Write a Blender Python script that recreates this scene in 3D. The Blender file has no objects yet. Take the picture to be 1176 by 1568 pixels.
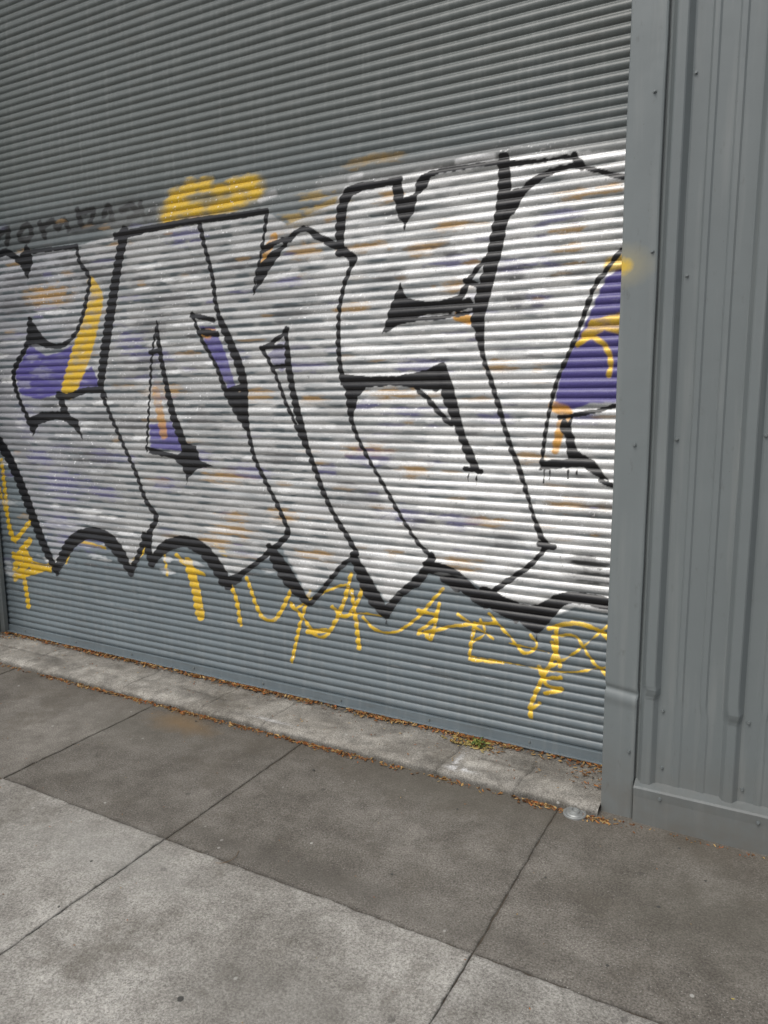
import bpy, math, random
import numpy as np
from mathutils import Vector, Matrix
random.seed(7); rng=np.random.default_rng(11)
scene=bpy.context.scene
# ------------------------------------------------------------------ camera
H=1.5; FPX=1160.0; CX,CY=588.0,784.0
yaw,pit,rol=math.radians(29),math.radians(9),0.009
F=np.array([-math.sin(yaw)*math.cos(pit),math.cos(yaw)*math.cos(pit),-math.sin(pit)])
R0=np.array([math.cos(yaw),math.sin(yaw),0.]); U0=np.cross(R0,F)
R=R0*math.cos(rol)-U0*math.sin(rol); U=U0*math.cos(rol)+R0*math.sin(rol)
cam=bpy.data.cameras.new("camera"); co=bpy.data.objects.new("camera",cam); scene.collection.objects.link(co)
cam.sensor_fit='VERTICAL'; cam.sensor_height=36; cam.lens=FPX/1568*36; cam.clip_end=1000; cam.clip_start=.02
m=Matrix([[R[0],U[0],-F[0],0],[R[1],U[1],-F[1],0],[R[2],U[2],-F[2],H],[0,0,0,1]]); co.matrix_world=m
scene.camera=co
YS=2.88      # shutter plane
YW=2.587     # facade plane
# survey helpers: measured photo points -> metric wall / ground coordinates
def ray(u,v): return F+(u-CX)/FPX*R-(v-CY)/FPX*U
def wall(u,v,Y=YS-.008):
    d=ray(u,v); t=Y/d[1]; return np.array([d[0]*t,H+d[2]*t])
def gnd(u,v,z=0):
    d=ray(u,v); t=(z-H)/d[2]; return np.array([d[0]*t,d[1]*t])
def mpp(u,v): return 0.5*(np.linalg.norm(wall(u+1,v)-wall(u,v))+np.linalg.norm(wall(u,v+1)-wall(u,v)))

# ------------------------------------------------------------------ utils
def noise2(x,y,sx,sy,seed,oct=3):
    out=np.zeros(np.broadcast(x,y).shape); amp=1; tot=0
    for o in range(oct):
        r=np.random.default_rng(seed+o*17); g=r.random((256,256))
        X=np.asarray(x)/sx*2**o+37.3; Y=np.asarray(y)/sy*2**o+91.7
        xi=np.floor(X).astype(int); yi=np.floor(Y).astype(int); fx=X-xi; fy=Y-yi
        fx=fx*fx*(3-2*fx); fy=fy*fy*(3-2*fy)
        a=g[xi%256,yi%256]; b=g[(xi+1)%256,yi%256]; c=g[xi%256,(yi+1)%256]; d=g[(xi+1)%256,(yi+1)%256]
        out=out+amp*((a*(1-fx)+b*fx)*(1-fy)+(c*(1-fx)+d*fx)*fy); tot+=amp; amp*=.5
    return out/tot
def sstep(a,b,x):
    t=np.clip((x-a)/(b-a),0,1); return t*t*(3-2*t)
def mkobj(name,verts,faces,mat=None,parent=None,smooth=False,coll=None):
    me=bpy.data.meshes.new(name)
    me.from_pydata([tuple(v) for v in verts] if not isinstance(verts,np.ndarray) else verts.tolist(),[],faces if not isinstance(faces,np.ndarray) else faces.tolist())
    me.update()
    ob=bpy.data.objects.new(name,me); scene.collection.objects.link(ob)
    if mat: me.materials.append(mat)
    if parent: ob.parent=parent
    if smooth: me.polygons.foreach_set("use_smooth",[True]*len(me.polygons))
    return ob
def empty(name):
    e=bpy.data.objects.new(name,None); scene.collection.objects.link(e); return e
def setcol(ob,name,arr):
    a=ob.data.color_attributes.new(name,'FLOAT_COLOR','POINT')
    a.data.foreach_set("color",np.ascontiguousarray(arr,dtype=np.float32).ravel())
def gridfaces(nx,nz):
    i,j=np.meshgrid(np.arange(nx-1),np.arange(nz-1),indexing='xy')
    a=(j*nx+i).ravel(); return np.stack([a,a+1,a+1+nx,a+nx],1)
def box(vs,fs,x0,x1,y0,y1,z0,z1):
    b=len(vs)
    vs+=[(x0,y0,z0),(x1,y0,z0),(x1,y1,z0),(x0,y1,z0),(x0,y0,z1),(x1,y0,z1),(x1,y1,z1),(x0,y1,z1)]
    for f in [(0,3,2,1),(4,5,6,7),(0,1,5,4),(1,2,6,5),(2,3,7,6),(3,0,4,7)]: fs.append(tuple(b+k for k in f))
def bevel(ob,w=.003,seg=2):
    md=ob.modifiers.new("b",'BEVEL'); md.width=w; md.segments=seg; md.limit_method='ANGLE'

# ------------------------------------------------------------------ materials
class NT:
    def __init__(s,name):
        s.m=bpy.data.materials.new(name); s.m.use_nodes=True; s.t=s.m.node_tree; s.n=s.t.nodes; s.l=s.t.links
        s.b=s.n["Principled BSDF"]; s.tc=s.n.new("ShaderNodeTexCoord")
    def link(s,a,b): s.l.new(a,b)
    def mapping(s,scale):
        n=s.n.new("ShaderNodeMapping"); n.inputs["Scale"].default_value=scale; s.link(s.tc.outputs["Object"],n.inputs[0]); return n.outputs[0]
    def noise(s,scale=1,vec=(1,1,1),detail=4,rough=.55):
        n=s.n.new("ShaderNodeTexNoise"); n.inputs["Scale"].default_value=scale; n.inputs["Detail"].default_value=detail; n.inputs["Roughness"].default_value=rough
        s.link(s.mapping(vec),n.inputs["Vector"]); return n.outputs["Fac"]
    def vor(s,scale,vec=(1,1,1),out="Distance"):
        n=s.n.new("ShaderNodeTexVoronoi"); n.inputs["Scale"].default_value=scale; s.link(s.mapping(vec),n.inputs["Vector"]); return n.outputs[out]
    def ramp(s,f,a,b,ca=0,cb=1):
        n=s.n.new("ShaderNodeMapRange"); n.inputs[1].default_value=a; n.inputs[2].default_value=b; n.inputs[3].default_value=ca; n.inputs[4].default_value=cb
        s.link(f,n.inputs[0]); return n.outputs[0]
    def mix(s,f,a,b,mode='MIX'):
        n=s.n.new("ShaderNodeMix"); n.data_type='RGBA'; n.blend_type=mode
        for k,x in ((0,f),(6,a),(7,b)):
            if hasattr(x,'is_linked'): s.link(x,n.inputs[k])
            else: n.inputs[k].default_value=x if k==0 else (*x,1)
        return n.outputs[2]
    def math(s,op,a,b=0):
        n=s.n.new("ShaderNodeMath"); n.operation=op
        for k,x in enumerate((a,b)):
            if hasattr(x,'is_linked'): s.link(x,n.inputs[k])
            else: n.inputs[k].default_value=x
        return n.outputs[0]
    def attr(s,name,out="Color"):
        n=s.n.new("ShaderNodeAttribute"); n.attribute_name=name; return n.outputs[out]
    def bump(s,h,strength=.3,dist=.002):
        n=s.n.new("ShaderNodeBump"); n.inputs["Strength"].default_value=strength; n.inputs["Distance"].default_value=dist
        s.link(h,n.inputs["Height"]); s.link(n.outputs[0],s.b.inputs["Normal"])
    def fin(s,col,rough=.5,metal=0,spec=.5):
        if hasattr(col,'is_linked'): s.link(col,s.b.inputs["Base Color"])
        else: s.b.inputs["Base Color"].default_value=(*col,1)
        if hasattr(rough,'is_linked'): s.link(rough,s.b.inputs["Roughness"])
        else: s.b.inputs["Roughness"].default_value=rough
        if hasattr(metal,'is_linked'): s.link(metal,s.b.inputs["Metallic"])
        else: s.b.inputs["Metallic"].default_value=metal
        s.b.inputs["Specular IOR Level"].default_value=spec
        return s.m
SH=(0.152,0.182,0.198)
def shutter_mat(name,paint):
    k=NT(name)
    c=k.mix(k.noise(2.2,(1,1,1.5),5),tuple(x*.82 for x in SH),tuple(x*1.16 for x in SH))
    sx=k.n.new("ShaderNodeSeparateXYZ"); k.link(k.tc.outputs["Object"],sx.inputs[0])
    # shade on the upper curtain put into its colour, darker and grey-green
    up=k.ramp(k.math('ADD',sx.outputs[2],k.math('MULTIPLY',k.noise(1.2),.5)),2.2,2.9)
    c=k.mix(k.math('MULTIPLY',up,.75),c,(.118,.127,.115))
    st=k.ramp(k.noise(14,(3,1,.25),4),.5,.75)
    c=k.mix(k.math('MULTIPLY',st,.22),c,(0.30,0.31,0.30))
    gr=k.ramp(k.noise(5,(1,1,9),5,.65),.55,.72)
    c=k.mix(k.math('MULTIPLY',gr,.35),c,(0.10,0.095,0.08))
    rough=.38; metal=0
    if paint:
        pc=k.attr("paint"); al=k.attr("paint","Alpha")
        bw=k.n.new("ShaderNodeRGBToBW"); k.link(pc,bw.inputs[0])
        lum=k.ramp(bw.outputs[0],.28,.5)
        v=k.ramp(k.noise(190,(1,1,1),3,.7),.3,.7,0,1)
        pc=k.mix(1.0,pc,k.mix(v,(.76,.76,.76),(1.10,1.10,1.10)),'MULTIPLY')
        c=k.mix(al,c,pc); metal=k.math('MULTIPLY',k.math('MULTIPLY',lum,al),.22); rough=k.ramp(al,0,1,.38,.36)
    sp=k.ramp(k.vor(60),.05,.02)
    c=k.mix(k.math('MULTIPLY',sp,.5),c,(.45,.45,.42))
    k.bump(k.noise(9,(1,1,2),3),.22,.01)
    return k.fin(c,rough,metal)
def metal_mat(name,base,rough=.42,spot=None):
    k=NT(name)
    c=k.mix(k.noise(1.6,(1,1,.6),5),tuple(x*.84 for x in base),tuple(x*1.14 for x in base))
    st=k.ramp(k.noise(10,(2.5,2.5,.15),4),.52,.78)
    c=k.mix(k.math('MULTIPLY',st,.28),c,(0.33,0.335,0.32))
    dk=k.ramp(k.noise(30,(1,1,.4),5,.7),.62,.72)
    c=k.mix(k.math('MULTIPLY',dk,.35),c,(0.09,0.09,0.085))
    c=k.mix(k.math('MULTIPLY',k.ramp(k.vor(22),.035,.02),.6),c,(.06,.055,.05))
    sx=k.n.new("ShaderNodeSeparateXYZ"); k.link(k.tc.outputs["Object"],sx.inputs[0])
    d=k.math('MULTIPLY',k.ramp(sx.outputs[2],.0,.32,1,0),k.noise(18,(1,1,1),5)); c=k.mix(k.math('MULTIPLY',d,.85),c,(.15,.13,.105))
    if spot:
        X,Z=spot
        dx=k.math('MULTIPLY',k.math('SUBTRACT',sx.outputs[0],X),1.0); dz=k.math('MULTIPLY',k.math('SUBTRACT',sx.outputs[2],Z),1.5)
        r=k.math('SQRT',k.math('ADD',k.math('MULTIPLY',dx,dx),k.math('MULTIPLY',dz,dz)))
        r=k.math('ADD',r,k.math('MULTIPLY',k.math('SUBTRACT',k.noise(60,(1,1,1),4),.5),.03))
        c=k.mix(k.ramp(r,.03,.12,.40,0),c,(.50,.42,.20)); c=k.mix(k.ramp(r,.018,.048,.95,0),c,(.75,.50,.05))
    k.bump(k.noise(7,(1,1,.8),3),.22,.012)
    return k.fin(c,rough)
def concrete_mat(name,attr=None,base=(.3,.29,.27),stain=None):
    k=NT(name)
    b=k.attr(attr) if attr else k.mix(0.0,base,base)
    c=k.mix(1.0,b,k.mix(k.ramp(k.noise(1.5,(1,1,1),6,.64),.36,.64),(.68,.665,.645),(1.20,1.20,1.20)),'MULTIPLY')
    c=k.mix(1.0,c,k.mix(k.ramp(k.noise(8,(1,1,1),6,.70),.36,.64),(.76,.75,.74),(1.16,1.16,1.16)),'MULTIPLY')
    c=k.mix(1.0,c,k.mix(k.ramp(k.noise(170,(1,1,1),3,.75),.34,.66),(.56,.55,.54),(1.42,1.42,1.41)),'MULTIPLY')
    c=k.mix(k.math('MULTIPLY',k.ramp(k.vor(120),.20,.10),.6),c,(.09,.085,.08))
    c=k.mix(k.math('MULTIPLY',k.ramp(k.vor(85,(1,1.1,1)),.16,.08),.5),c,(.58,.57,.53))
    c=k.mix(k.math('MULTIPLY',k.ramp(k.vor(5.5),.06,.045),.5),c,(.075,.07,.065))
    c=k.mix(k.math('MULTIPLY',k.ramp(k.vor(9,(1,.9,1)),.06,.035),.7),c,(.55,.54,.5))
    c=k.mix(k.math('MULTIPLY',k.ramp(k.vor(21,(1,.9,1)),.07,.05),.45),c,(.09,.085,.075))
    c=k.mix(k.math('MULTIPLY',k.ramp(k.noise(2.7,(1,1,1),8,.74),.52,.64),.5),c,(.12,.105,.083))
    if stain:
        sx=k.n.new("ShaderNodeSeparateXYZ"); k.link(k.tc.outputs["Object"],sx.inputs[0])
        # grime that collects against the wall
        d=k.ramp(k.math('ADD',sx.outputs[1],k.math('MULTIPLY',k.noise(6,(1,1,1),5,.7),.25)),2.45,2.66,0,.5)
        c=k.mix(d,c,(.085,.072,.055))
        for (X,Y,rx,ry,cc,al) in stain:
            dx=k.math('MULTIPLY',k.math('SUBTRACT',sx.outputs[0],X),1/rx); dy=k.math('MULTIPLY',k.math('SUBTRACT',sx.outputs[1],Y),1/ry)
            r=k.math('SQRT',k.math('ADD',k.math('MULTIPLY',dx,dx),k.math('MULTIPLY',dy,dy)))
            r=k.math('ADD',r,k.math('MULTIPLY',k.math('SUBTRACT',k.noise(9,(1,1,1),5,.7),.5),1.6))
            c=k.mix(k.ramp(r,.2,1.1,al,0),c,cc)
    k.bump(k.noise(170,(1,1,1),4,.7),.5,.004)
    return k.fin(c,.88,spec=.25)
def plain(name,c,rough=.6,metal=0,v=.2,sc=20):
    k=NT(name); cc=k.mix(k.noise(sc),tuple(x*(1-v) for x in c),tuple(x*(1+v) for x in c)); return k.fin(cc,rough,metal)

M_sh=shutter_mat("shutter_paint",False); M_gr=shutter_mat("graffiti_paint",True)
sp=wall(950,408,YW)
M_wall=metal_mat("siding_paint",(0.168,0.188,0.190))
M_jamb=metal_mat("jamb_paint",(0.182,0.203,0.205),spot=(sp[0],sp[1]))
M_screw=plain("screw_metal",(0.2,0.22,0.22),.4,.3)
M_dark=plain("dark_interior",(0.02,0.02,0.02),.9)

# ------------------------------------------------------------------ shutter
PITCH=0.0375; Z0=0.085; DEP=0.0070; XL,XR=-4.33,-0.50; ZT=4.20
def prof(z):
    p=np.mod((z-Z0)/PITCH,1.0); q=np.clip(p/.84,0,1)
    b=np.power(np.clip(np.sin(math.pi*q),0,1),.85)
    b=np.where(p<.84,b,-.10)
    return b
def warp(x,z): 
    sl=np.floor((z-Z0)/PITCH)
    return .005*(noise2(x,z,.9,.5,5,2)-.5)+.0020*(noise2(x,sl,.30,1.3,9,2)-.5)
PH=np.array([0.001,.04,.12,.22,.34,.46,.58,.69,.78,.839,.86,.98])
def zrows(za,zb):
    s0=int(math.floor((za-Z0)/PITCH)); s1=int(math.ceil((zb-Z0)/PITCH))
    z=np.concatenate([Z0+(s+PH)*PITCH for s in range(s0,s1)]); return z
roller=empty("roller_shutter_door")
zs=zrows(Z0,ZT); xs=np.linspace(XL,XR,160)
XX,ZZ=np.meshgrid(xs,zs)
YY=YS-DEP*prof(ZZ)+warp(XX,ZZ)
mkobj("slat_curtain",np.stack([XX.ravel(),YY.ravel(),ZZ.ravel()],1),gridfaces(len(xs),len(zs)),M_sh,roller,True)
vs,fs=[],[]
box(vs,fs,XL,XR,YS-.014,YS+.012,.040,.083)
box(vs,fs,XL,XR,YS-.030,YS-.0145,.040,.047)
b=mkobj("bottom_bar",vs,fs,M_sh,roller); bevel(b,.002)
vs,fs=[],[]
for x in np.arange(XL+.2,XR,.46): 
    n=8; b0=len(vs)
    for k in range(n): vs.append((x+.006*math.cos(k*math.tau/n),YS-.0145,.064+.006*math.sin(k*math.tau/n)))
    for k in range(n): vs.append((x+.005*math.cos(k*math.tau/n),YS-.0185,.064+.005*math.sin(k*math.tau/n)))
    fs.append(tuple(b0+n+k for k in range(n))); fs+=[(b0+k,b0+(k+1)%n,b0+n+(k+1)%n,b0+n+k) for k in range(n)]
mkobj("bar_bolts",vs,fs,M_screw,roller)
vs,fs=[],[]
box(vs,fs,XL,XR,YS-.006,YS+.006,.028,.0395)
mkobj("rubber_seal",vs,fs,M_dark,roller)
vs,fs=[],[]; box(vs,fs,XL-.3,XR+.3,YS+.05,YS+.08,0,ZT+.4); mkobj("curtain_backing",vs,fs,M_dark,roller)
# ------------------------------------------------------------------ graffiti
gz=zrows(.16,2.60); gx=np.concatenate([np.arange(-4.32,-2.2,.0032),np.arange(-2.2,-.52,.0025)])
GX,GZ=np.meshgrid(gx,gz); nx,nz=len(gx),len(gz)
A=np.zeros(GX.shape); RGB=np.zeros(GX.shape+(3,))
BUL=np.clip(prof(GZ),0,1); GRV=(1-BUL)
ph=np.mod((GZ-Z0)/PITCH,1)
UND=1-sstep(.28,.46,ph)            # underside of every slat
UND=np.maximum(UND,(ph>.84)*.8)
EJ=(noise2(GX,GZ,.02,.02,21,2)-.5)
def over(mask,col,sub=None):
    s=(slice(None),slice(None)) if sub is None else sub
    a=A[s]; mk=np.clip(mask,0,1); na=mk+a*(1-mk); nn=np.maximum(na,1e-6)
    col=np.asarray(col)
    if col.ndim==1: col=col[None,None,:]
    RGB[s]=(col*mk[...,None]+RGB[s]*(a*(1-mk))[...,None])/nn[...,None]; A[s]=na
def sub_of(pts,pad):
    x0,z0=pts.min(0)-pad; x1,z1=pts.max(0)+pad
    i0=np.searchsorted(gx,x0); i1=np.searchsorted(gx,x1); j0=np.searchsorted(gz,z0); j1=np.searchsorted(gz,z1)
    return (slice(j0,j1),slice(i0,i1))
def catmull(P,n=5):
    P=np.asarray(P,float); 
    if len(P)<3: return P
    Q=np.vstack([2*P[0]-P[1],P,2*P[-1]-P[-2]]); out=[]
    for i in range(1,len(Q)-2):
        for t in np.linspace(0,1,n,endpoint=False):
            a,b,c,d=Q[i-1],Q[i],Q[i+1],Q[i+2]
            out.append(.5*((2*b)+(-a+c)*t+(2*a-5*b+4*c-d)*t*t+(-a+3*b-3*c+d)*t**3))
    out.append(Q[-2]); return np.array(out)
def stroke(pts,w,col,soft=.004,al=1,smooth=True,k=.0025,jit=.005,tex=None):
    P=np.array([wall(*p[:2]) for p in pts]); 
    W=np.array([ (w if np.isscalar(w) else w[i])*mpp(*pts[i][:2])*.5 for i in range(len(pts))])
    Q=np.column_stack([P,W]); Q=catmull(Q) if smooth else Q
    s=sub_of(Q[:,:2],W.max()+soft*3+.02)
    x=GX[s]; z=GZ[s]
    if x.size==0: return
    best=np.full(x.shape,1e9)
    for i in range(len(Q)-1):
        a,b=Q[i],Q[i+1]; dx,dz=b[0]-a[0],b[1]-a[1]; L=dx*dx+dz*dz+1e-12
        t=np.clip(((x-a[0])*dx+(z-a[1])*dz)/L,0,1)
        d=np.hypot(x-a[0]-t*dx,z-a[1]-t*dz)-(a[2]+(b[2]-a[2])*t); best=np.minimum(best,d)
    best=best+k*GRV[s]+EJ[s]*jit
    mk=(1-sstep(-soft,soft,best))*al
    if tex is not None: mk=mk*tex[s]
    over(mk,col,s)
def poly(pts,col,soft=.004,al=1,k=.0025,jit=.008,tex=None):
    P=np.array([wall(*p) for p in pts]); s=sub_of(P,soft*3+.02); x=GX[s]; z=GZ[s]
    if x.size==0: return
    best=np.full(x.shape,1e9); ins=np.zeros(x.shape,bool)
    n=len(P)
    for i in range(n):
        a,b=P[i],P[(i+1)%n]; dx,dz=b-a; L=dx*dx+dz*dz+1e-12
        t=np.clip(((x-a[0])*dx+(z-a[1])*dz)/L,0,1); best=np.minimum(best,np.hypot(x-a[0]-t*dx,z-a[1]-t*dz))
        if abs(dz)>1e-9:
            c=((a[1]>z)!=(b[1]>z))&(x<(b[0]-a[0])*(z-a[1])/(b[1]-a[1])+a[0]); ins^=c
    d=np.where(ins,-best,best)+k*GRV[s]+EJ[s]*jit
    mk=(1-sstep(-soft,soft,d))*al
    if tex is not None: mk=mk*tex[s]
    c=col[s] if (hasattr(col,'ndim') and col.ndim==3) else col
    over(mk,c,s)
NB=noise2(GX,GZ,.045,.012,333,3)
def blot(u,v,ru,rv,col,al,und=.75,rough=1.5,lo=.45,hi=1.15):
    c=wall(u,v); mm=mpp(u,v); rx,rz=ru*mm,rv*mm; s=sub_of(c[None,:],max(rx,rz)*2.2); x=GX[s]; z=GZ[s]
    if x.size==0: return
    r=np.sqrt(((x-c[0])/rx)**2+((z-c[1])/rz)**2)+(NB[s]-.5)*rough
    g=1-sstep(lo,hi,r)
    over(np.clip(g*al*((1-und)+und*UND[s]*1.1),0,1),col,s)
BLK=(.007,.007,.009); YEL=(.78,.50,.03); ORG=(.64,.32,.05); PUR=(.085,.068,.28)
# overspray + old small black lettering, upper left
stroke([(-10,378),(40,356),(110,340),(180,326),(235,320)],34,(.04,.04,.04),.05,.42,k=0)
def T(p,w,a=.95): stroke(p,w,(.02,.02,.02),.006,a,k=0,jit=.012)
T([(-5,362),(12,350),(10,372)],9); T([(28,360),(38,345),(48,352),(42,368),(30,366)],8); T([(60,342),(68,362)],9); T([(66,348),(80,338),(88,350),(98,336),(104,352)],8)
T([(118,322),(124,345)],10); T([(124,326),(142,322),(138,340)],8); T([(158,330),(166,316),(172,338)],9); T([(186,322),(200,314),(210,328),(196,336)],9); T([(214,312),(222,334),(236,322)],8)
T([(110,352),(150,346),(200,344)],9,.6)
stroke([(180,352),(300,322),(420,302),(520,288)],40,(.30,.31,.30),.06,.4,k=0)
stroke([(500,290),(620,262),(780,238),(960,222)],30,(.40,.40,.39),.04,.6,k=0)
stroke([(600,300),(700,262),(780,240)],50,(.08,.08,.08),.05,.35,k=0)
for p in [(548,250),(575,243),(600,240)]: blot(*p,24,9,(.40,.26,.08),.55,.4)
# yellow cloud
def P_(u,v,ru,rv,al=.9,c=YEL): blot(u,v,ru,rv,c,al,.12,.75,.35,1.25)
stroke([(255,330),(300,318),(350,305),(392,288)],30,(.50,.36,.10),.03,.55,k=0)
for (u,v,ru,rv) in [(262,325,18,13),(280,316,20,13),(300,322,20,11),(272,300,18,13),(292,287,20,13),(312,284,18,12),(335,292,18,10),(348,314,20,10),(365,305,20,12),(358,284,18,12),(380,280,20,13),(390,294,16,10),(328,318,18,10),(256,336,14,9),(264,312,14,11)]: P_(u,v,ru,rv)
P_(322,302,22,7,.6,(.12,.11,.07)); P_(345,298,12,5,.5,(.12,.11,.07)); P_(300,302,10,5,.5,(.2,.17,.08))
for p in [(455,332),(480,322),(505,312),(480,300),(460,345)]: blot(*p,30,8,(.55,.38,.12),.75,.4)
# yellow scribble (older tag)
ty=np.clip(.66+.8*noise2(GX,GZ,.03,.012,177,2),0,1)
def Y(p,w): stroke(p,w*.78,YEL,.0025,.96,k=.0020,jit=.008,tex=ty)
Y([(2,705),(8,760),(18,825),(45,800)],8); Y([(-5,735),(10,790),(22,830)],6)
Y([(45,828),(28,850),(24,880),(60,872),(82,866)],11); Y([(20,850),(45,862),(75,872)],11); Y([(30,860),(38,895),(43,928)],10); Y([(22,885),(45,858)],12); Y([(35,842),(50,868)],14)
Y([(100,862),(115,830),(160,840)],6); Y([(225,830),(215,850),(200,860)],7)
Y([(250,840),(256,880)],6); Y([(288,862),(300,905),(306,942)],20); Y([(270,850),(290,870),(312,880)],8); Y([(330,835),(345,850)],9)
Y([(352,893),(362,920),(368,956)],9); Y([(378,885),(395,935),(410,950),(425,944),(446,902)],8)
Y([(474,905),(458,960),(446,1015)],7); Y([(445,925),(470,955),(485,975),(502,970),(525,925),(537,880)],8); Y([(470,968),(500,966)],9); Y([(455,930),(500,905),(530,895)],5)
Y([(508,930),(528,945),(545,925),(555,900)],8); Y([(538,905),(545,955),(549,992)],9); Y([(515,945),(555,940),(590,945)],5)
Y([(555,945),(575,965),(605,968),(640,945),(660,922),(678,902)],6); Y([(640,935),(668,945),(640,970),(700,958),(760,955)],7); Y([(650,968),(660,978),(672,925)],8); Y([(700,940),(730,962),(755,978)],6)
Y([(727,955),(722,980),(718,1008)],7); Y([(718,1005),(790,1018),(860,1030),(930,1022)],4); Y([(735,948),(742,970),(720,985)],5); Y([(718,1010),(770,1015)],6)
Y([(748,940),(780,975),(802,1000),(822,990),(812,972)],6); Y([(780,985),(840,1000)],4)
Y([(852,958),(850,1000),(830,1040),(812,1085),(818,1122)],9); Y([(812,1085),(826,1078)],8); Y([(825,1022),(838,1050),(860,1056),(835,1062)],9); Y([(830,1040),(858,1038)],9); Y([(840,962),(880,955),(915,965),(940,985)],10); Y([(845,975),(880,975),(905,1010),(930,1035)],7); Y([(845,1020),(880,1000),(935,955)],5); Y([(845,985),(858,1020)],9)
# silver / white fill
fx=sstep(-4.4,-2.2,GX); fx2=sstep(-2.4,-1.1,GX)
val=.36+.18*fx+.21*fx2
streak=noise2(GX,GZ,.30,.012,31,3); blotn=noise2(GX,GZ,.22,.15,35,4)
val=val*(.78+.38*streak)*(.68+.62*blotn)
lf=1-sstep(-3.9,-3.1,GX)
WH=np.clip(np.stack([val*(1-.03*lf),val*(1-.02*lf),val*(.985+.05*lf)],2),0,.85)
thin=noise2(GX,GZ,.10,.03,41,3)
den=np.clip(1.04-UND*(.20+.80*sstep(.43,.68,thin))*(1-.45*fx2)-.38*sstep(.54,.73,noise2(GX,GZ,.16,.012,43,3)),0,1)
fill=[(-30,400),(45,384),(120,377),(185,353),(300,336),(408,323),(440,345),(470,330),(512,310),(530,285),(610,270),(640,258),(760,244),(800,236),(880,232),(980,226),(980,950),(880,930),(820,955),(745,905),(690,870),(655,860),(595,930),(545,850),(472,915),(428,835),(355,885),(320,850),(270,822),(235,855),(222,825),(200,870),(165,822),(125,816),(88,868),(40,760),(0,670),(-30,620)]
poly(fill,WH,.006,1,tex=den)
stroke([(885,238),(920,236),(975,232)],10,(.85,.85,.85),.004,.95); stroke([(700,248),(722,243),(755,240)],9,(.8,.8,.8),.007,.9); stroke([(778,248),(800,256)],12,(.82,.82,.82),.006,.85); stroke([(655,262),(675,258)],7,(.7,.7,.7),.006,.7)
stroke([(536,275),(552,268)],9,(.65,.65,.65),.008,.7); stroke([(398,306),(420,296)],9,(.6,.6,.6),.008,.7)
# show-through
for (u,v) in [(690,345),(885,295),(880,350),(660,375),(560,378),(85,452),(60,455),(600,602),(480,612),(690,437),(925,290),(360,790),(480,850),(330,830),(735,800),(700,862),(635,720),(470,385),(870,380),(350,812),(430,790),(250,600),(560,690),(640,385),(345,730),(395,605),(545,470),(820,700),(770,560),(590,300),(880,775)]:
    blot(u+random.uniform(-6,6),v,random.uniform(24,46),random.uniform(7,13),(.60,.36,.13),.78)
for (u,v) in [(690,400),(835,400),(100,740),(160,755),(90,800),(280,362),(440,432),(625,632),(570,700),(380,722),(700,800),(780,405),(620,790),(235,545),(890,640),(170,700),(60,700),(250,740),(500,720),(560,620),(860,330),(640,560),(760,640),(350,545),(200,520),(120,830),(470,560),(820,460),(300,700)]:
    blot(u,v,random.uniform(25,50),random.uniform(8,15),(.15,.14,.34),.7)
for (u,v) in [(215,430),(230,500),(682,385),(790,460),(140,420),(60,420),(110,400),(25,470),(210,560),(600,420),(780,420),(440,480),(150,640),(310,640),(720,660),(890,860),(800,880),(770,830),(905,780),(610,330),(25,430),(80,620),(150,700),(200,650),(880,420),(560,760),(430,700),(300,410),(370,400),(260,460),(650,800),(900,580-10)]:
    blot(u,v,random.uniform(22,44),random.uniform(8,15),(.13,.13,.135),.68,.6)
for i in range(520):
    u=random.uniform(0,935); v=random.uniform(330,880); c=random.choice([(.50,.32,.15),(.20,.19,.34),(.16,.16,.165),(.16,.16,.165),(.82,.82,.81),(.88,.88,.87),(.88,.88,.87)])
    if c[0]>.7 and v<400-.15*u+40: continue
    if c[0]<.18 and random.random()<u/1500: continue
    blot(u,v,random.uniform(8,32),random.uniform(2.0,4.5),c,random.uniform(.3,.85),0 if c[0]>.7 else .7)
# white flecks (chipped / spattered paint)
fl=noise2(GX,GZ,.009,.006,909,1); reg=sstep(.42,.58,noise2(GX,GZ,.3,.2,911,2))
inside=np.clip(A*(RGB.mean(2)>.12),0,1)
over(sstep(.90,.95,fl)*reg*inside*.95,(.95,.95,.95)); over(sstep(.93,.975,1-fl)*inside*.6*(1-reg*.5),(.10,.10,.10))
# purple and yellow fills
tx=np.clip(.55+.85*noise2(GX,GZ,.10,.014,51,3),0,1)
poly([(22,572),(45,528),(70,545),(100,535),(112,525),(100,575),(92,602),(60,612),(30,605)],PUR,.006,.95,tex=tx)
poly([(122,575),(140,560),(152,590),(140,597),(118,600)],PUR,.006,.92,tex=tx)
blot(40,640,22,30,(.2,.19,.33),.45); blot(60,570,20,8,(.30,.30,.38),.55,0); blot(35,590,18,6,(.40,.40,.46),.55,0); blot(50,548,14,5,(.40,.40,.44),.5,0)
tyy=np.clip(.25+1.3*noise2(GX,GZ,.05,.014,151,3),0,1)
stroke([(138,430),(148,455),(140,480)],[12,22,28],YEL,.006,.85,tex=tyy)
stroke([(146,470),(132,515),(117,560),(104,596)],[24,32,32,26],YEL,.006,.97,tex=tyy); blot(128,500,16,5,(.45,.45,.45),.8,.4); blot(140,455,18,5,(.45,.4,.35),.8,.4); blot(120,555,14,4,(.45,.40,.30),.7,.5); blot(140,480,16,4,(.45,.42,.36),.7,.4)
poly([(305,500),(328,500),(345,540),(360,590),(352,602),(330,560),(315,530)],PUR,.004,.88,tex=tx); blot(318,512,12,9,ORG,.9,.2)
poly([(408,545),(425,525),(438,520),(440,560),(432,570),(420,560)],(.20,.19,.33),.004,.7,tex=tx)
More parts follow.
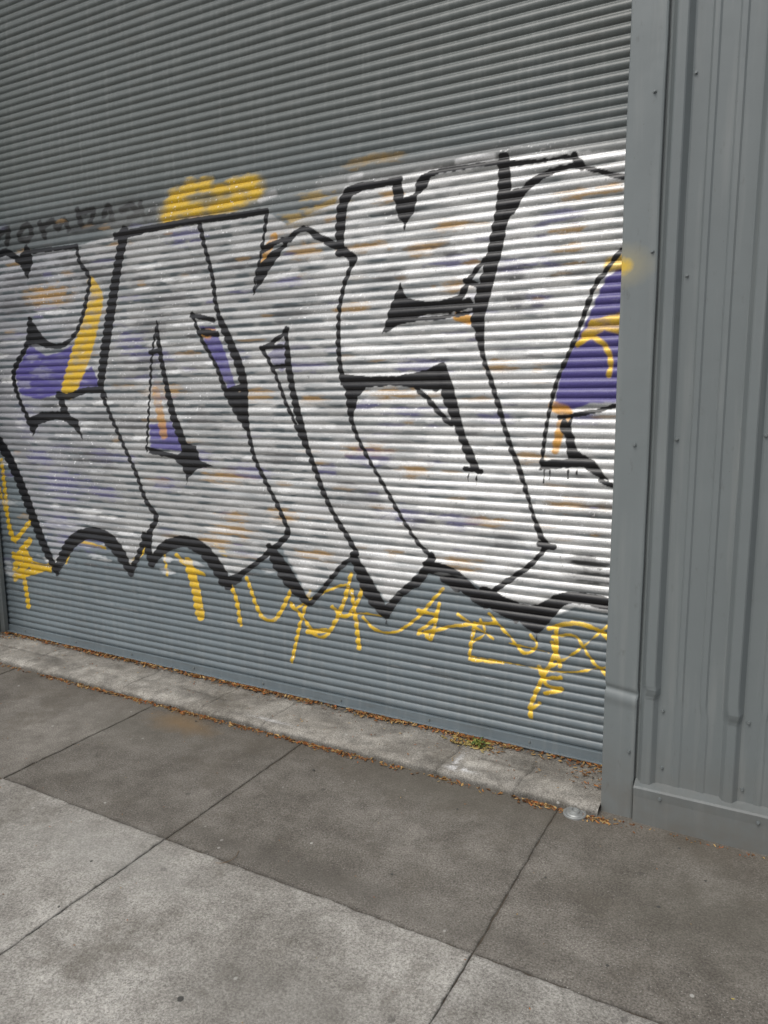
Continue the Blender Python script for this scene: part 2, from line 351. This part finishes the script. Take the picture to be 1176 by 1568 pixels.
poly([(228,650),(262,645),(282,692),(230,686)],PUR,.006,.88,tex=tx); stroke([(238,600),(246,640),(250,665)],14,ORG,.006,.7,tex=tyy); blot(240,600,9,30,(.3,.3,.4),.4)
stroke([(420,362),(412,378),(404,400)],12,ORG,.005,.9,tex=tyy)
poly([(898,490),(925,430),(955,400),(955,615),(905,618),(862,632),(846,628),(858,570),(872,540)],PUR,.005,.97,tex=np.clip(tx+.25,0,1))
poly([(905,490),(955,475),(955,515),(925,505),(882,532),(890,512)],YEL,.005,.9,tex=tyy); stroke([(884,528),(905,516),(925,528),(935,552),(932,575)],9,YEL,.004,.9)
stroke([(846,622),(868,632),(860,650),(850,690)],[16,18,16,12],ORG,.005,.95,tex=tyy); stroke([(935,405),(952,400)],22,YEL,.008,.8); stroke([(930,428),(952,420)],9,PUR,.01,.8)
stroke([(700,484),(718,490)],15,ORG,.005,.95)
# black outline
WV=noise2(GX,GZ,.07,.05,555,2)
def B(p,w,soft=.0018,**k):
    f=1.10
    stroke(p,(w*f if np.isscalar(w) else [x*f for x in w]),BLK,soft,.99,jit=.0085,**k)
def BP(p): poly(p,BLK,.0018,.99,k=.001,jit=.010)
BP([(-10,400),(10,392),(22,398),(34,412),(42,430),(50,400),(48,388),(40,372),(30,392),(10,380),(-10,385)])
B([(46,385),(80,381),(117,377)],6); B([(116,376),(122,402),(136,425),(132,455),(124,490),(112,515),(92,530),(70,524),(46,493)],6)
B([(45,490),(40,528),(20,572),(30,615),(48,652)],[8,7,7,6,7])
BP([(42,500),(46,490),(52,505),(72,522),(90,528),(70,534),(55,526),(44,530)])
BP([(38,642),(50,668),(58,650),(86,642),(104,648),(114,658),(128,676),(118,642),(106,636),(96,608),(86,602),(92,630),(64,630),(44,640)])
B([(88,604),(104,607),(130,598),(152,597)],8); BP([(150,600),(152,580),(160,598),(166,612)])
B([(190,356),(181,400),(170,470),(158,550),(153,594)],[16,14,15,14,10])
B([(152,595),(170,640),(190,685),(208,725),(222,765),(239,792),(230,812),(226,832)],[7,6,6,6,7,8,8,14])
B([(-8,668),(15,705),(38,760),(62,825),(86,876)],[14,14,14,13,9])
B([(88,868),(108,832),(135,817),(162,824),(182,846),(200,878)],[12,15,14,17,18,9])
B([(200,876),(212,850),(222,822)],8); B([(221,822),(232,862)],12); B([(232,862),(252,838),(282,829),(310,842),(330,866),(348,894)],[10,14,15,18,20,16]); B([(340,892),(364,886)],12)
B([(358,888),(400,856),(432,828),(441,814)],[8,7,9,9])
B([(176,362),(235,349),(300,337),(355,331),(408,323)],9); B([(303,338),(313,378),(325,425),(329,460),(338,498)],[9,7,7,7,7])
B([(336,488),(352,525),(370,575),(374,620),(379,662)],[10,13,14,12,6]); B([(292,482),(326,490)],7); B([(294,480),(306,515),(330,560),(350,610),(379,660)],[6,6,6,9,8]); B([(308,508),(332,512)],9); B([(348,600),(374,590)],9); BP([(345,600),(376,600),(379,655),(362,630)])
B([(379,658),(388,698),(405,735),(425,775),(441,812)],7)
B([(240,492),(243,530),(252,580),(266,640),(285,690)],[3,8,8,12,12]); B([(240,492),(232,545),(229,600),(224,690)],[3,4,4,4]); B([(230,540),(246,536)],6)
BP([(224,682),(248,690),(272,696),(288,680),(300,682),(306,704),(326,714),(302,718),(286,734),(276,712),(262,702),(228,694)])
B([(408,322),(405,350),(400,385),(392,420),(388,450)],[8,6,5,5,4]); BP([(386,454),(396,408),(414,385),(442,368),(438,378),(420,402),(404,428)])
B([(436,372),(464,350),(490,364),(520,380),(542,397)],[7,9,10,12,12]); B([(400,385),(425,370),(444,366)],8)
B([(438,500),(440,545),(448,600),(460,650),(468,682)],[5,10,11,11,10]); B([(400,533),(418,566),(434,608),(452,650),(468,684)],[7,6,6,6,7]); B([(400,535),(425,518),(440,504)],7); B([(406,532),(438,530)],6); B([(415,562),(440,560)],6)
B([(467,680),(480,712),(493,750),(512,790),(532,822),(546,848)],8); B([(546,848),(520,870),(492,905),(475,924)],7)
B([(412,838),(428,865),(448,895),(470,924)],[10,22,20,9]); B([(540,850),(556,885),(572,915),(590,942)],[10,20,22,14])
B([(590,938),(615,908),(640,888),(662,855)],[14,10,14,9])
B([(520,386),(521,340),(528,305),(546,288),(580,282),(612,274)],[14,16,16,14,10,10]); BP([(600,282),(614,272),(618,303),(632,298),(640,276),(660,264),(654,285),(640,300),(632,328),(619,344),(608,330),(602,305)])
B([(640,280),(664,264),(710,255),(768,248)],[12,9,8,9]); B([(770,243),(772,290),(764,350),(752,405),(738,455),(730,492)],[18,20,22,22,22,20])
B([(790,300),(776,330),(762,365)],[22,12,6]); B([(742,398),(720,425),(700,458),(660,470),(618,462)],[8,8,12,14,14]); BP([(584,512),(600,460),(613,433),(622,455),(650,462),(690,464),(720,455),(730,470),(700,478),(650,482),(612,494)])
B([(590,506),(620,492),(670,486),(722,478)],6); B([(712,430),(738,438)],9)
B([(732,490),(738,540),(752,585),(766,632),(780,680),(796,722),(812,775),(824,812),(836,836)],[18,9,8,8,8,8,7,8,12])
B([(768,250),(800,250),(850,243),(880,240)],[10,8,6,8]); B([(782,322),(800,292),(832,268),(880,254),(925,264),(975,274)],[16,13,12,8,8,9]); B([(878,238),(892,256)],10)
B([(542,395),(527,435),(519,480),(518,535),(524,585)],[9,7,7,7,9])
BP([(520,572),(560,576),(600,576),(640,570),(674,556),(684,590),(668,600),(640,594),(600,590),(560,594),(548,608),(540,642),(532,638),(528,600)])
B([(534,600),(537,640),(548,672),(568,710),(592,752),(616,795),(640,832),(660,852)],[12,8,6,6,6,6,6,8])
B([(676,562),(688,610),(704,660),(718,695),(730,722)],[16,20,12,14,10]); B([(636,594),(656,612),(672,632),(690,650)],[6,8,8,8]); B([(712,718),(736,722)],8); B([(718,720),(716,738)],2.2); B([(730,722),(729,742)],2.2)
B([(838,836),(815,862),(785,885),(755,905)],8); B([(826,832),(848,838)],10)
B([(655,868),(690,880),(716,902),(742,925)],[18,20,20,16]); B([(742,908),(775,928),(820,940),(860,918),(900,918),(960,932)],[20,22,24,18,18,18]); BP([(770,935),(860,930),(838,958),(822,974),(805,962)]); B([(660,850),(652,870),(640,888)],10)
B([(700,900),(680,885)],14); B([(745,925),(790,950)],10)
B([(952,382),(932,408),(910,440),(893,485),(876,530),(857,572),(845,612),(836,655),(828,718)],[9,8,8,7,7,7,7,6,6])
BP([(824,720),(830,705),(868,702),(866,672),(856,655),(862,636),(874,650),(884,690),(912,706),(934,738),(918,734),(892,716)])
B([(856,640),(900,632),(960,618)],7); B([(876,636),(870,655)],6); B([(918,735),(940,745)],8)
for (u,v,l) in [(833,720,20),(842,720,14),(870,720,12),(884,716,10),(592,944,12),(822,972,10),(740,500,16),(286,732,10),(620,342,10)]: B([(u,v),(u-1,v+l)],2.4)
blot(905,862,45,10,(.03,.03,.03),.9,.5); blot(905,885,40,9,(.05,.05,.05),.8,.5)
# faint silver drift below the piece
for i in range(60):
    blot(random.uniform(20,900),random.uniform(860,1080),random.uniform(10,30),random.uniform(1.5,3),(.45,.46,.46),random.uniform(.1,.35),.2)
GY=YS-DEP*prof(GZ)+warp(GX,GZ)-.0012
fc=gridfaces(nx,nz); Af=A.ravel(); keep=Af[fc].max(1)>.012; fc=fc[keep]
used=np.unique(fc); remap=np.full(nx*nz,-1); remap[used]=np.arange(len(used))
V=np.stack([GX.ravel(),GY.ravel(),GZ.ravel()],1)[used]
g=mkobj("graffiti",V,remap[fc],M_gr,None,True)
setcol(g,"paint",np.concatenate([RGB.reshape(-1,3),np.clip(Af,0,1)[:,None]],1)[used])

# ------------------------------------------------------------------ siding
siding=empty("corrugated_metal_wall")
YP=YW+.016
def panel(name,x0,x1,z0,z1,anchor=-.399,dent=True,SP=.258):
    pts=[]
    n0=int(math.floor((x0-anchor)/SP))-1; n1=int(math.ceil((x1-anchor)/SP))+1
    for n in range(n0,n1):
        c=anchor+n*SP
        pts+=[(c-.036,0),(c-.031,.002),(c-.017,.026),(c-.013,.029),(c+.013,.029),(c+.017,.026),(c+.031,.002),(c+.036,0)]
        for e in (.092,.166):
            pts+=[(c+e-.013,0),(c+e-.007,.0045),(c+e+.007,.0045),(c+e+.013,0)]
    pts=[p for p in pts if x0<p[0]<x1]; pts=[(x0,0)]+pts+[(x1,0)]
    px=np.array([p[0] for p in pts]); py=np.array([p[1] for p in pts])
    zz=np.concatenate([np.linspace(z0,.9,60),np.linspace(.95,z1,50)]) if z0<.5 else np.linspace(z0,z1,20)
    X,Z=np.meshgrid(px,zz); Pp=np.tile(py,(len(zz),1))
    if dent and z0<.5:
        zc=.47+.03*np.sin(X*9); low=1-sstep(zc-.03,zc+.015,Z)
        Pp=Pp*(1-.38*low); X=X+.006*low*np.sin(X*21)+.004*np.exp(-((Z-zc)/.02)**2)*(Pp>.01)
    Yv=YP-Pp+.005*(noise2(X,Z,.4,.6,3,2)-.5); X=X+.004*(noise2(X*0,Z,1,.5,4,2)-.5)
    return mkobj(name,np.stack([X.ravel(),Yv.ravel(),Z.ravel()],1),gridfaces(len(px),len(zz)),M_wall,siding,False)
panel("ribbed_panels",-.436,3.2,.145,5.2)
panel("ribbed_panels_far_side",-9.5,-4.43,.145,5.2)
panel("ribbed_panels_above_door",-4.43,-.436,4.12,5.2,dent=False)
def extr(name,profyz,x0,x1,mat,parent,n=90,amp=.003):
    xs=np.linspace(x0,x1,n); P=np.array(profyz); m_=len(P)
    X=np.repeat(xs[None,:],m_,0); Yv=np.repeat(P[:,0][:,None],n,1)+amp*(noise2(X,np.repeat(P[:,1][:,None],n,1),.25,.08,61,2)-.5); Z=np.repeat(P[:,1][:,None],n,1)+amp*.5*(noise2(X,X*0,.3,1,64,2)-.5)
    return mkobj(name,np.stack([X.ravel(),Yv.ravel(),Z.ravel()],1),gridfaces(n,m_),mat,parent,False)
fl=[(YW+.004,-.01),(YW+.002,.05),(YW+.001,.10),(YW-.002,.132),(YW+.002,.139),(YW+.04,.150)]
fl=[(a-.022,b) for a,b in fl]
extr("base_flashing",fl,-.438,3.2,M_wall,siding,140,.005); extr("base_flashing_far_side",fl,-9.5,-4.43,M_wall,siding)
vs,fs=[],[]; box(vs,fs,-9.5,-4.5,YP+.03,YP+.2,0,5.2); box(vs,fs,-.43,3.2,YP+.03,YP+.2,0,5.2); box(vs,fs,-4.5,-.43,YP+.03,YP+.2,4.25,5.2)
mkobj("wall_core",vs,fs,M_dark,siding)
def screws(name,locs,parent,y):
    vs,fs=[],[]
    for (x,z,*yy) in locs:
        Y0=yy[0] if yy else y
        for (r,h,n,off) in ((.0065,.002,12,0),(.0042,.006,6,.002)):
            b=len(vs); a0=random.random()
            for k in range(n): vs.append((x+r*math.cos(a0+k*math.tau/n),Y0-off,z+r*math.sin(a0+k*math.tau/n)))
            for k in range(n): vs.append((x+r*.9*math.cos(a0+k*math.tau/n),Y0-off-h,z+r*.9*math.sin(a0+k*math.tau/n)))
            fs.append(tuple(b+n+k for k in range(n)))
            for k in range(n): fs.append((b+k,b+(k+1)%n,b+n+(k+1)%n,b+n+k))
    return mkobj(name,vs,fs,M_screw,parent)
L=[]
for c in [-.399+.258*i for i in range(6)]:
    for z in (.20,.42,1.35,1.86,2.45,3.1): L.append((c+.043+random.uniform(-.004,.004),z+random.uniform(-.015,.015),YP-.0005))
for x in np.arange(-.35,3,.304): L.append((x,.112,YW-.0235))
screws("siding_screws",L,siding,YP)

# ------------------------------------------------------------------ door frame
frame=empty("steel_door_frame")
def jamb(name,xi,s,mat):
    P=[(0,.40),(0,.10),(0,.004),(.0015,.001),(.004,0),(.018,-.0006),(.03,-.001),(.045,-.0011),(.06,-.0012),(.075,-.0006),(.09,0),(.104,0),(.109,.002),(.111,.006),(.111,.024),(.130,.0245)]
    zz=np.concatenate([np.linspace(-.01,.40,30),np.linspace(.405,.52,46),np.linspace(.53,.9,20),np.linspace(.92,5.2,90)])
    px=np.array([xi+s*p[0] for p in P]); py=np.array([YW+p[1] for p in P])
    X=np.tile(px,(len(zz),1)); Yv=np.tile(py,(len(zz),1)); Z=np.repeat(zz[:,None],len(px),1)
    zc=.472-.12*(X-xi)*s
    Yv=Yv+.006*np.exp(-((Z-zc)/.012)**2)-.004*np.exp(-((Z-zc+.03)/.02)**2)+.006*(noise2(X,Z,.12,.30,81,2)-.5)
    X=X+.004*(noise2(X*0,Z,1,.25,83,2)-.5)+s*.003*np.exp(-((Z-zc)/.015)**2)
    f=gridfaces(len(px),len(zz)); f=f if s>0 else f[:,::-1]
    return mkobj(name,np.stack([X.ravel(),Yv.ravel(),Z.ravel()],1),f,mat,frame,False)
jamb("jamb_near_side",-.553,1,M_jamb); jamb("jamb_far_side",-4.325,-1,M_jamb)
vs,fs=[],[]; box(vs,fs,-4.324,-.554,YW-.003,YS+.2,4.12,4.24)
b=mkobj("lintel_trim",vs,fs,M_jamb,frame); bevel(b)
vs,fs=[],[]; box(vs,fs,-4.322,-4.285,YS-.045,YS-.016,.03,4.12); box(vs,fs,-.600,-.556,YS-.045,YS-.016,.03,4.12)
b=mkobj("guide_rails",vs,fs,M_jamb,frame); bevel(b)
JL=[(wall(u,v,YW)[0],wall(u,v,YW)[1]) for (u,v) in [(1003,140),(972,681),(1000,385),(963,1150)]]
screws("jamb_screws",[(min(x,-.458),z) for x,z in JL],frame,YW-.002)

# ------------------------------------------------------------------ pavement
rs=gnd(275,1108); r2=gnd(150,1300); r3=gnd(620,1300)
MC=concrete_mat("sidewalk_concrete","tint",stain=[(rs[0],rs[1],.22,.10,(.26,.165,.075),.65),(r2[0],r2[1],.5,.16,(.42,.41,.38),.35),(r3[0],r3[1]+.4,.5,.2,(.12,.11,.09),.55),(-.1,2.2,.5,.3,(.12,.11,.09),.55),(-2.6,2.3,.5,.2,(.13,.12,.10),.5),(-1.2,1.80,.8,.07,(.12,.11,.095),.55),(-1.0,1.3,.4,.2,(.20,.19,.17),.4)])
xj=[-12.3,-10.2,-8.2,-7.2,-6.1,-4.9,-3.75,-2.69,-1.815,-.69,.42,1.5,2.6,3.7,5.2,7]
yj=[2.66,1.715,.62,-.45,-1.45]
def slab_pts(x0,x1,y0,y1,step=.022,rough=.0014):
    def jt(a,b,fixed,hor):
        n=max(2,int(abs(b-a)/step)); out=[]
        for k in range(n):
            t=a+(b-a)*k/n; j=random.gauss(0,rough)+.006*(float(noise2(np.array([t]),np.array([fixed]),.12,1,5,3)[0])-.5)
            if random.random()<.05: j+=random.choice([-1,1])*.002
            out.append((t,fixed+j) if hor else (fixed+j,t))
        return out
    return jt(x0,x1,y0,True)+jt(y0,y1,x1,False)+jt(x1,x0,y1,True)+jt(y1,y0,x0,False)
vs,fs,tint=[],[],[]
G=.0012
for r in range(len(yj)-1):
    for c in range(len(xj)-1):
        x0,x1=xj[c]+G,xj[c+1]-G; y0,y1=yj[r+1]+G,yj[r]-G
        if r==0: y0+=.002
        base=np.array((.200,.187,.167)) if r==0 else np.array((.350,.338,.313))
        if r==0 and xj[c+1]<=-2.6: base=base*1.08
        if r==1 and xj[c]>-.8: base=base*.90
        base=base*random.uniform(.95,1.05)
        pts=slab_pts(x0,x1,y0,y1); n=len(pts); b=len(vs)
        cx,cy=(x0+x1)/2,(y0+y1)/2; dz=random.uniform(-.0015,.0015)+(0.0015 if r==1 else 0); tx_=random.uniform(-.001,.001)
        zz=lambda x,y:dz+tx_*(x-cx)
        for ring,(ins,h) in enumerate([(0,-.05),(0,-.004),(.0012,-.0015),(.004,0),(.012,0)]):
            for (x,y) in pts:
                nearx=min(abs(x-x0),abs(x-x1))<.008; neary=min(abs(y-y0),abs(y-y1))<.008
                fx_=x+(ins if x<cx else -ins)*nearx; fy_=y+(ins if y<cy else -ins)*neary
                vs.append((fx_,fy_,h+zz(x,y))); tint.append((*(base*(.62 if ring<3 else .8 if ring==3 else 1)),1))
        for ring in range(4):
            for k in range(n):
                fs.append((b+ring*n+k,b+ring*n+(k+1)%n,b+(ring+1)*n+(k+1)%n,b+(ring+1)*n+k))
        fs.append(tuple(b+4*n+k for k in range(n)))
sw=mkobj("sidewalk",vs,fs,MC); setcol(sw,"tint",np.array(tint))
M_dirt=plain("joint_dirt",(.085,.068,.050),.95,0,.5,60)
mkobj("joint_soil",[(-12.3,-1.45,-.0042),(7,-1.45,-.0042),(7,2.66,-.0042),(-12.3,2.66,-.0042)],[(0,1,2,3)],M_dirt,sw)
MK=concrete_mat("kerb_concrete",None,(.30,.29,.27)); vs,fs=[],[]
for k in range(10): box(vs,fs,-12.3+k*1.93,-12.3+(k+1)*1.93-.006,-1.61,-1.456,-.18,-.002)
b=mkobj("kerb",vs,fs,MK); bevel(b,.012,3)
ka=NT("asphalt"); ca=ka.mix(ka.noise(120,(1,1,1),3,.7),(.03,.03,.031),(.075,.074,.072)); ka.bump(ka.noise(150,(1,1,1),3),.5,.004); MA=ka.fin(ca,.9)
mkobj("road",[(-60,-11,-.136),(60,-11,-.136),(60,-1.55,-.136),(-60,-1.55,-.136)],[(0,1,2,3)],MA)
mkobj("ground",[(-300,-300,-.19),(300,-300,-.19),(300,300,-.19),(-300,300,-.19)],[(0,1,2,3)],plain("ground_soil",(.14,.13,.11),.95,0,.3,3))
# door sill
MS=concrete_mat("sill_concrete","tint")
xs=np.arange(-4.34,-.552,.007)
ys_=np.concatenate([[2.546,2.546,2.548,2.553,2.562,2.574],np.arange(2.585,2.95,.011)]); zs_=np.concatenate([[-.004,.006,.013,.019,.023,.026],np.linspace(.027,.035,len(ys_)-6)])
X,Yb=np.meshgrid(xs,ys_); Zb=np.repeat(zs_[:,None],len(xs),1); topm=(Zb>.003)
edge=np.exp(-((Yb-2.55)/.025)**2)
Yv=Yb+edge*(.022*(noise2(X,X*0,.16,1,91,5)-.5)); Zv=Zb+.006*(noise2(X,Yb,.09,.07,93,4)-.5)*topm-edge*.012*sstep(.55,.75,noise2(X,Yb,.05,.05,97,3))*topm
crk=np.zeros(X.shape)
for xc in (-3.72,-2.95,-2.42,-2.05,-1.18,-.86): crk=np.maximum(crk,np.exp(-((X-xc-.02*(noise2(Yb,Yb*0+xc,.08,1,99,3)-.5)*2)/.004)**2))
yc=2.70+.08*(noise2(X,X*0,.5,1,203,3)-.5); crk=np.maximum(crk,.8*np.exp(-((Yb-yc)/.006)**2)*(noise2(X,X*0,.4,1,205,1)>.5))
Zv=Zv-.007*crk*topm
tn=noise2(X,Yb,.35,.08,207,4); t2=noise2(X,Yb,.04,.03,209,3)
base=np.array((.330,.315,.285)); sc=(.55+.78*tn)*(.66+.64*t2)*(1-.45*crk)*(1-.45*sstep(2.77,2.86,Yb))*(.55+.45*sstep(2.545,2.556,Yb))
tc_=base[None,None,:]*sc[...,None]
wm=gnd(700,1165,.03)
mk=np.exp(-(((X-wm[0])/.010)**2+((Yb-wm[1])/.05)**2))+np.exp(-(((X-wm[0]-.03)/.05)**2+((Yb-wm[1]+.05)/.010)**2))+.7*np.exp(-(((X-wm[0]+.9)/.10)**2+((Yb-2.60)/.008)**2))
mk=np.clip(mk*1.6*(noise2(X,Yb,.02,.02,211,2)>.38),0,1)[...,None]; tc_=tc_*(1-mk)+.62*mk
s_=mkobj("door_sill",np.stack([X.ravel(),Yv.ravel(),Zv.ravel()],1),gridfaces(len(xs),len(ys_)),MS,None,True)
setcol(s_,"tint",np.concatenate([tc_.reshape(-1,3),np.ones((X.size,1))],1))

# ------------------------------------------------------------------ metal anchor cap
c=gnd(880,1247); MCp=plain("galvanised_metal",(.34,.35,.34),.45,.4,.3,60)
pr=[(.041,.0),(.041,.005),(.038,.007),(.033,.0065),(.030,.0050),(.026,.0085),(.019,.0095),(.017,.0165),(.011,.0175),(.0095,.011),(.004,.0108)]
vs,fs=[],[]; n=40
for r,h in pr:
    for k in range(n): vs.append((c[0]+r*math.cos(k*math.tau/n),c[1]+r*math.sin(k*math.tau/n),h+.001))
for i in range(len(pr)-1):
    for k in range(n): fs.append((i*n+k,i*n+(k+1)%n,(i+1)*n+(k+1)%n,(i+1)*n+k))
fs.append(tuple((len(pr)-1)*n+k for k in range(n)))
mkobj("metal_anchor_cap",vs,fs,MCp,None,False)
# ------------------------------------------------------------------ leaf litter
vs,fs,cl=[],[],[]
LC=[(.36,.16,.05),(.26,.12,.045),(.42,.26,.10),(.15,.08,.04),(.46,.32,.14),(.34,.11,.035)]
def leaf(x,y,z,s,a,cols=LC,tilt=.5):
    b=len(vs); w=s*random.uniform(.25,.45); cu=random.uniform(-.3,.5)*s
    q=[(-s,0,0),(-s*.4,w*.8,cu*.5),(s*.3,w,cu),(s,0,0),(s*.3,-w,cu),(-s*.4,-w*.8,cu*.5),(0,0,-cu*.1)]
    e=Matrix.Rotation(a,3,'Z')@Matrix.Rotation(random.uniform(-tilt,tilt),3,'Y')@Matrix.Rotation(random.uniform(-tilt,tilt),3,'X')
    for p in q:
        v=e@Vector(p); vs.append((x+v.x,y+v.y,max(z+.001,z+.003+v.z)))
    for k in range(6): fs.append((b+k,b+(k+1)%6,b+6))
    cc=random.choice(cols); kk=random.uniform(.6,1.2)
    for _ in range(7): cl.append((cc[0]*kk,cc[1]*kk,cc[2]*kk,1))
def dens(x): return float(noise2(np.array([x]),np.array([0.]),.22,2,123,2)[0])
ZS=.0375
cnt=0
while cnt<1500:
    x=random.uniform(-4.3,-.56)
    if random.random()>max(.12,(dens(x)-.33)*2.6): continue
    leaf(x,2.535-abs(random.gauss(0,.015)),0,random.uniform(.003,.012),random.uniform(0,6.3)); cnt+=1
cnt=0
while cnt<2200:
    x=random.uniform(-4.3,-.58)
    if random.random()>max(.28,(dens(x*1.3+5)-.25)*2.4): continue
    leaf(x,YS-.028-abs(random.gauss(0,.019)),ZS,random.uniform(.004,.015),random.uniform(0,6.3)); cnt+=1
for i in range(320):
    y=random.uniform(2.59,2.86); leaf(random.uniform(-4.3,-.6),y,.027+.008*(y-2.585)/.365+.002,random.uniform(.002,.007),random.uniform(0,6.3),tilt=.2)
for i in range(300): leaf(random.uniform(-.55,2.0),YW-.035-abs(random.gauss(0,.01)),0,random.uniform(.003,.008),random.uniform(0,6.3))
for i in range(170): leaf(random.uniform(-4,1),random.uniform(.9,2.5),.001,random.uniform(.002,.005),random.uniform(0,6.3),tilt=.15)
for i in range(90): leaf(-.62+random.gauss(0,.05),min(YS-.03,2.8+random.gauss(0,.06)),ZS-.002,random.uniform(.004,.013),random.uniform(0,6.3))
for i in range(70): leaf(-.57+random.gauss(0,.05),2.535-abs(random.gauss(0,.02)),.001,random.uniform(.004,.012),random.uniform(0,6.3))
for i in range(60): leaf(-4.28+abs(random.gauss(0,.06)),2.8-abs(random.gauss(0,.1)),ZS-.002,random.uniform(.006,.014),random.uniform(0,6.3))
yl=gnd(1122,1532); leaf(yl[0],yl[1],.002,.005,.4,[(.7,.55,.08)],.1)
w=gnd(725,1140,ZS)
for i in range(150): leaf(w[0]+random.gauss(0,.06),min(YS-.03,w[1]+random.gauss(0,.02)),ZS-.002,random.uniform(.005,.014),random.uniform(0,6.3),cols=[(.42,.32,.12),(.5,.40,.15),(.3,.15,.05)])
def twig(x,y,z,l,a,r=.0011):
    px=[]; 
    for k in range(6):
        t=k/5; px.append(Vector((x+l*t*math.cos(a+t*1.3),y+l*t*math.sin(a+t*1.3),z+r+.002*math.sin(t*3.1))))
    for i in range(5):
        b=len(vs); d=(px[i+1]-px[i]).normalized(); n1=Vector((-d.y,d.x,0)); n2=Vector((0,0,1))
        for q in (px[i],px[i+1]):
            for (s1,s2) in ((1,0),(0,1),(-1,0),(0,-1)): v=q+n1*s1*r+n2*s2*r; vs.append(tuple(v)); cl.append((.16,.10,.05,1))
        for k in range(4): fs.append((b+k,b+(k+1)%4,b+4+(k+1)%4,b+4+k))
tw=gnd(330,1322); twig(tw[0],tw[1],.001,.09,.0,.0009)
for i in range(14): twig(random.uniform(-3.8,-.7),YS-.04-random.random()*.05,ZS-.001,random.uniform(.02,.06),random.uniform(0,6.3),.0009)
k=NT("dry_leaf"); ML=k.fin(k.attr("lc"),.8,spec=.2)
d=mkobj("dry_leaves",vs,fs,ML); setcol(d,"lc",np.array(cl))
vs,fs,cl=[],[],[]
for i in range(44):
    a=random.uniform(0,6.3); r=random.uniform(0,.032)
    leaf(w[0]+.02+r*math.cos(a)*1.4,min(YS-.035,w[1]+r*math.sin(a)),ZS-.002+random.uniform(0,.022),random.uniform(.008,.017),a,cols=[(.09,.16,.04),(.14,.20,.05),(.28,.28,.07)],tilt=.9)
k=NT("weed_leaf"); MW=k.fin(k.attr("lc"),.6,spec=.3)
d=mkobj("weed",vs,fs,MW); setcol(d,"lc",np.array(cl))
# gum spots
vs,fs=[],[]
for (u,v,r) in [(277,1531,.009),(1008,1390,.006),(480,1180,.006),(1040,1300,.004),(300,1105,.005),(600,1340,.004),(140,1320,.005),(835,1345,.004),(930,1480,.005),(420,1255,.004),(1080,1350,.004),(700,1240,.004),(90,1390,.004)]:
    c=gnd(u,v); b=len(vs); n=16
    for k in range(n): rr=r*random.uniform(.8,1.15); vs.append((c[0]+rr*math.cos(k*math.tau/n),c[1]+rr*math.sin(k*math.tau/n),.0032))
    vs.append((c[0],c[1],.0042))
    for k in range(n): fs.append((b+k,b+(k+1)%n,b+n))
mkobj("chewing_gum_spots",vs,fs,plain("old_gum",(.07,.068,.062),.8),None,True)

# ------------------------------------------------------------------ light
el,az=math.radians(55),math.radians(195)
wd=bpy.data.worlds.new("World"); scene.world=wd; wd.use_nodes=True; nt=wd.node_tree
sky=nt.nodes.new("ShaderNodeTexSky"); sky.sky_type='NISHITA'; sky.sun_disc=False; sky.sun_elevation=el; sky.sun_rotation=az; sky.dust_density=3; sky.air_density=1
hs=nt.nodes.new("ShaderNodeHueSaturation"); hs.inputs["Saturation"].default_value=.35
nt.links.new(sky.outputs[0],hs.inputs["Color"]); nt.links.new(hs.outputs[0],nt.nodes["Background"].inputs[0]); nt.nodes["Background"].inputs[1].default_value=.135
sd=Vector((math.sin(az)*math.cos(el),math.cos(az)*math.cos(el),math.sin(el)))
sl=bpy.data.lights.new("sun",'SUN'); sl.energy=1.35; sl.angle=math.radians(30); sl.color=(1,.965,.91)
so=bpy.data.objects.new("sun",sl); scene.collection.objects.link(so); so.rotation_euler=sd.to_track_quat('Z','Y').to_euler()
scene.view_settings.view_transform='Standard'; scene.view_settings.look='None'; scene.view_settings.exposure=0
print("graffiti verts",len(V))
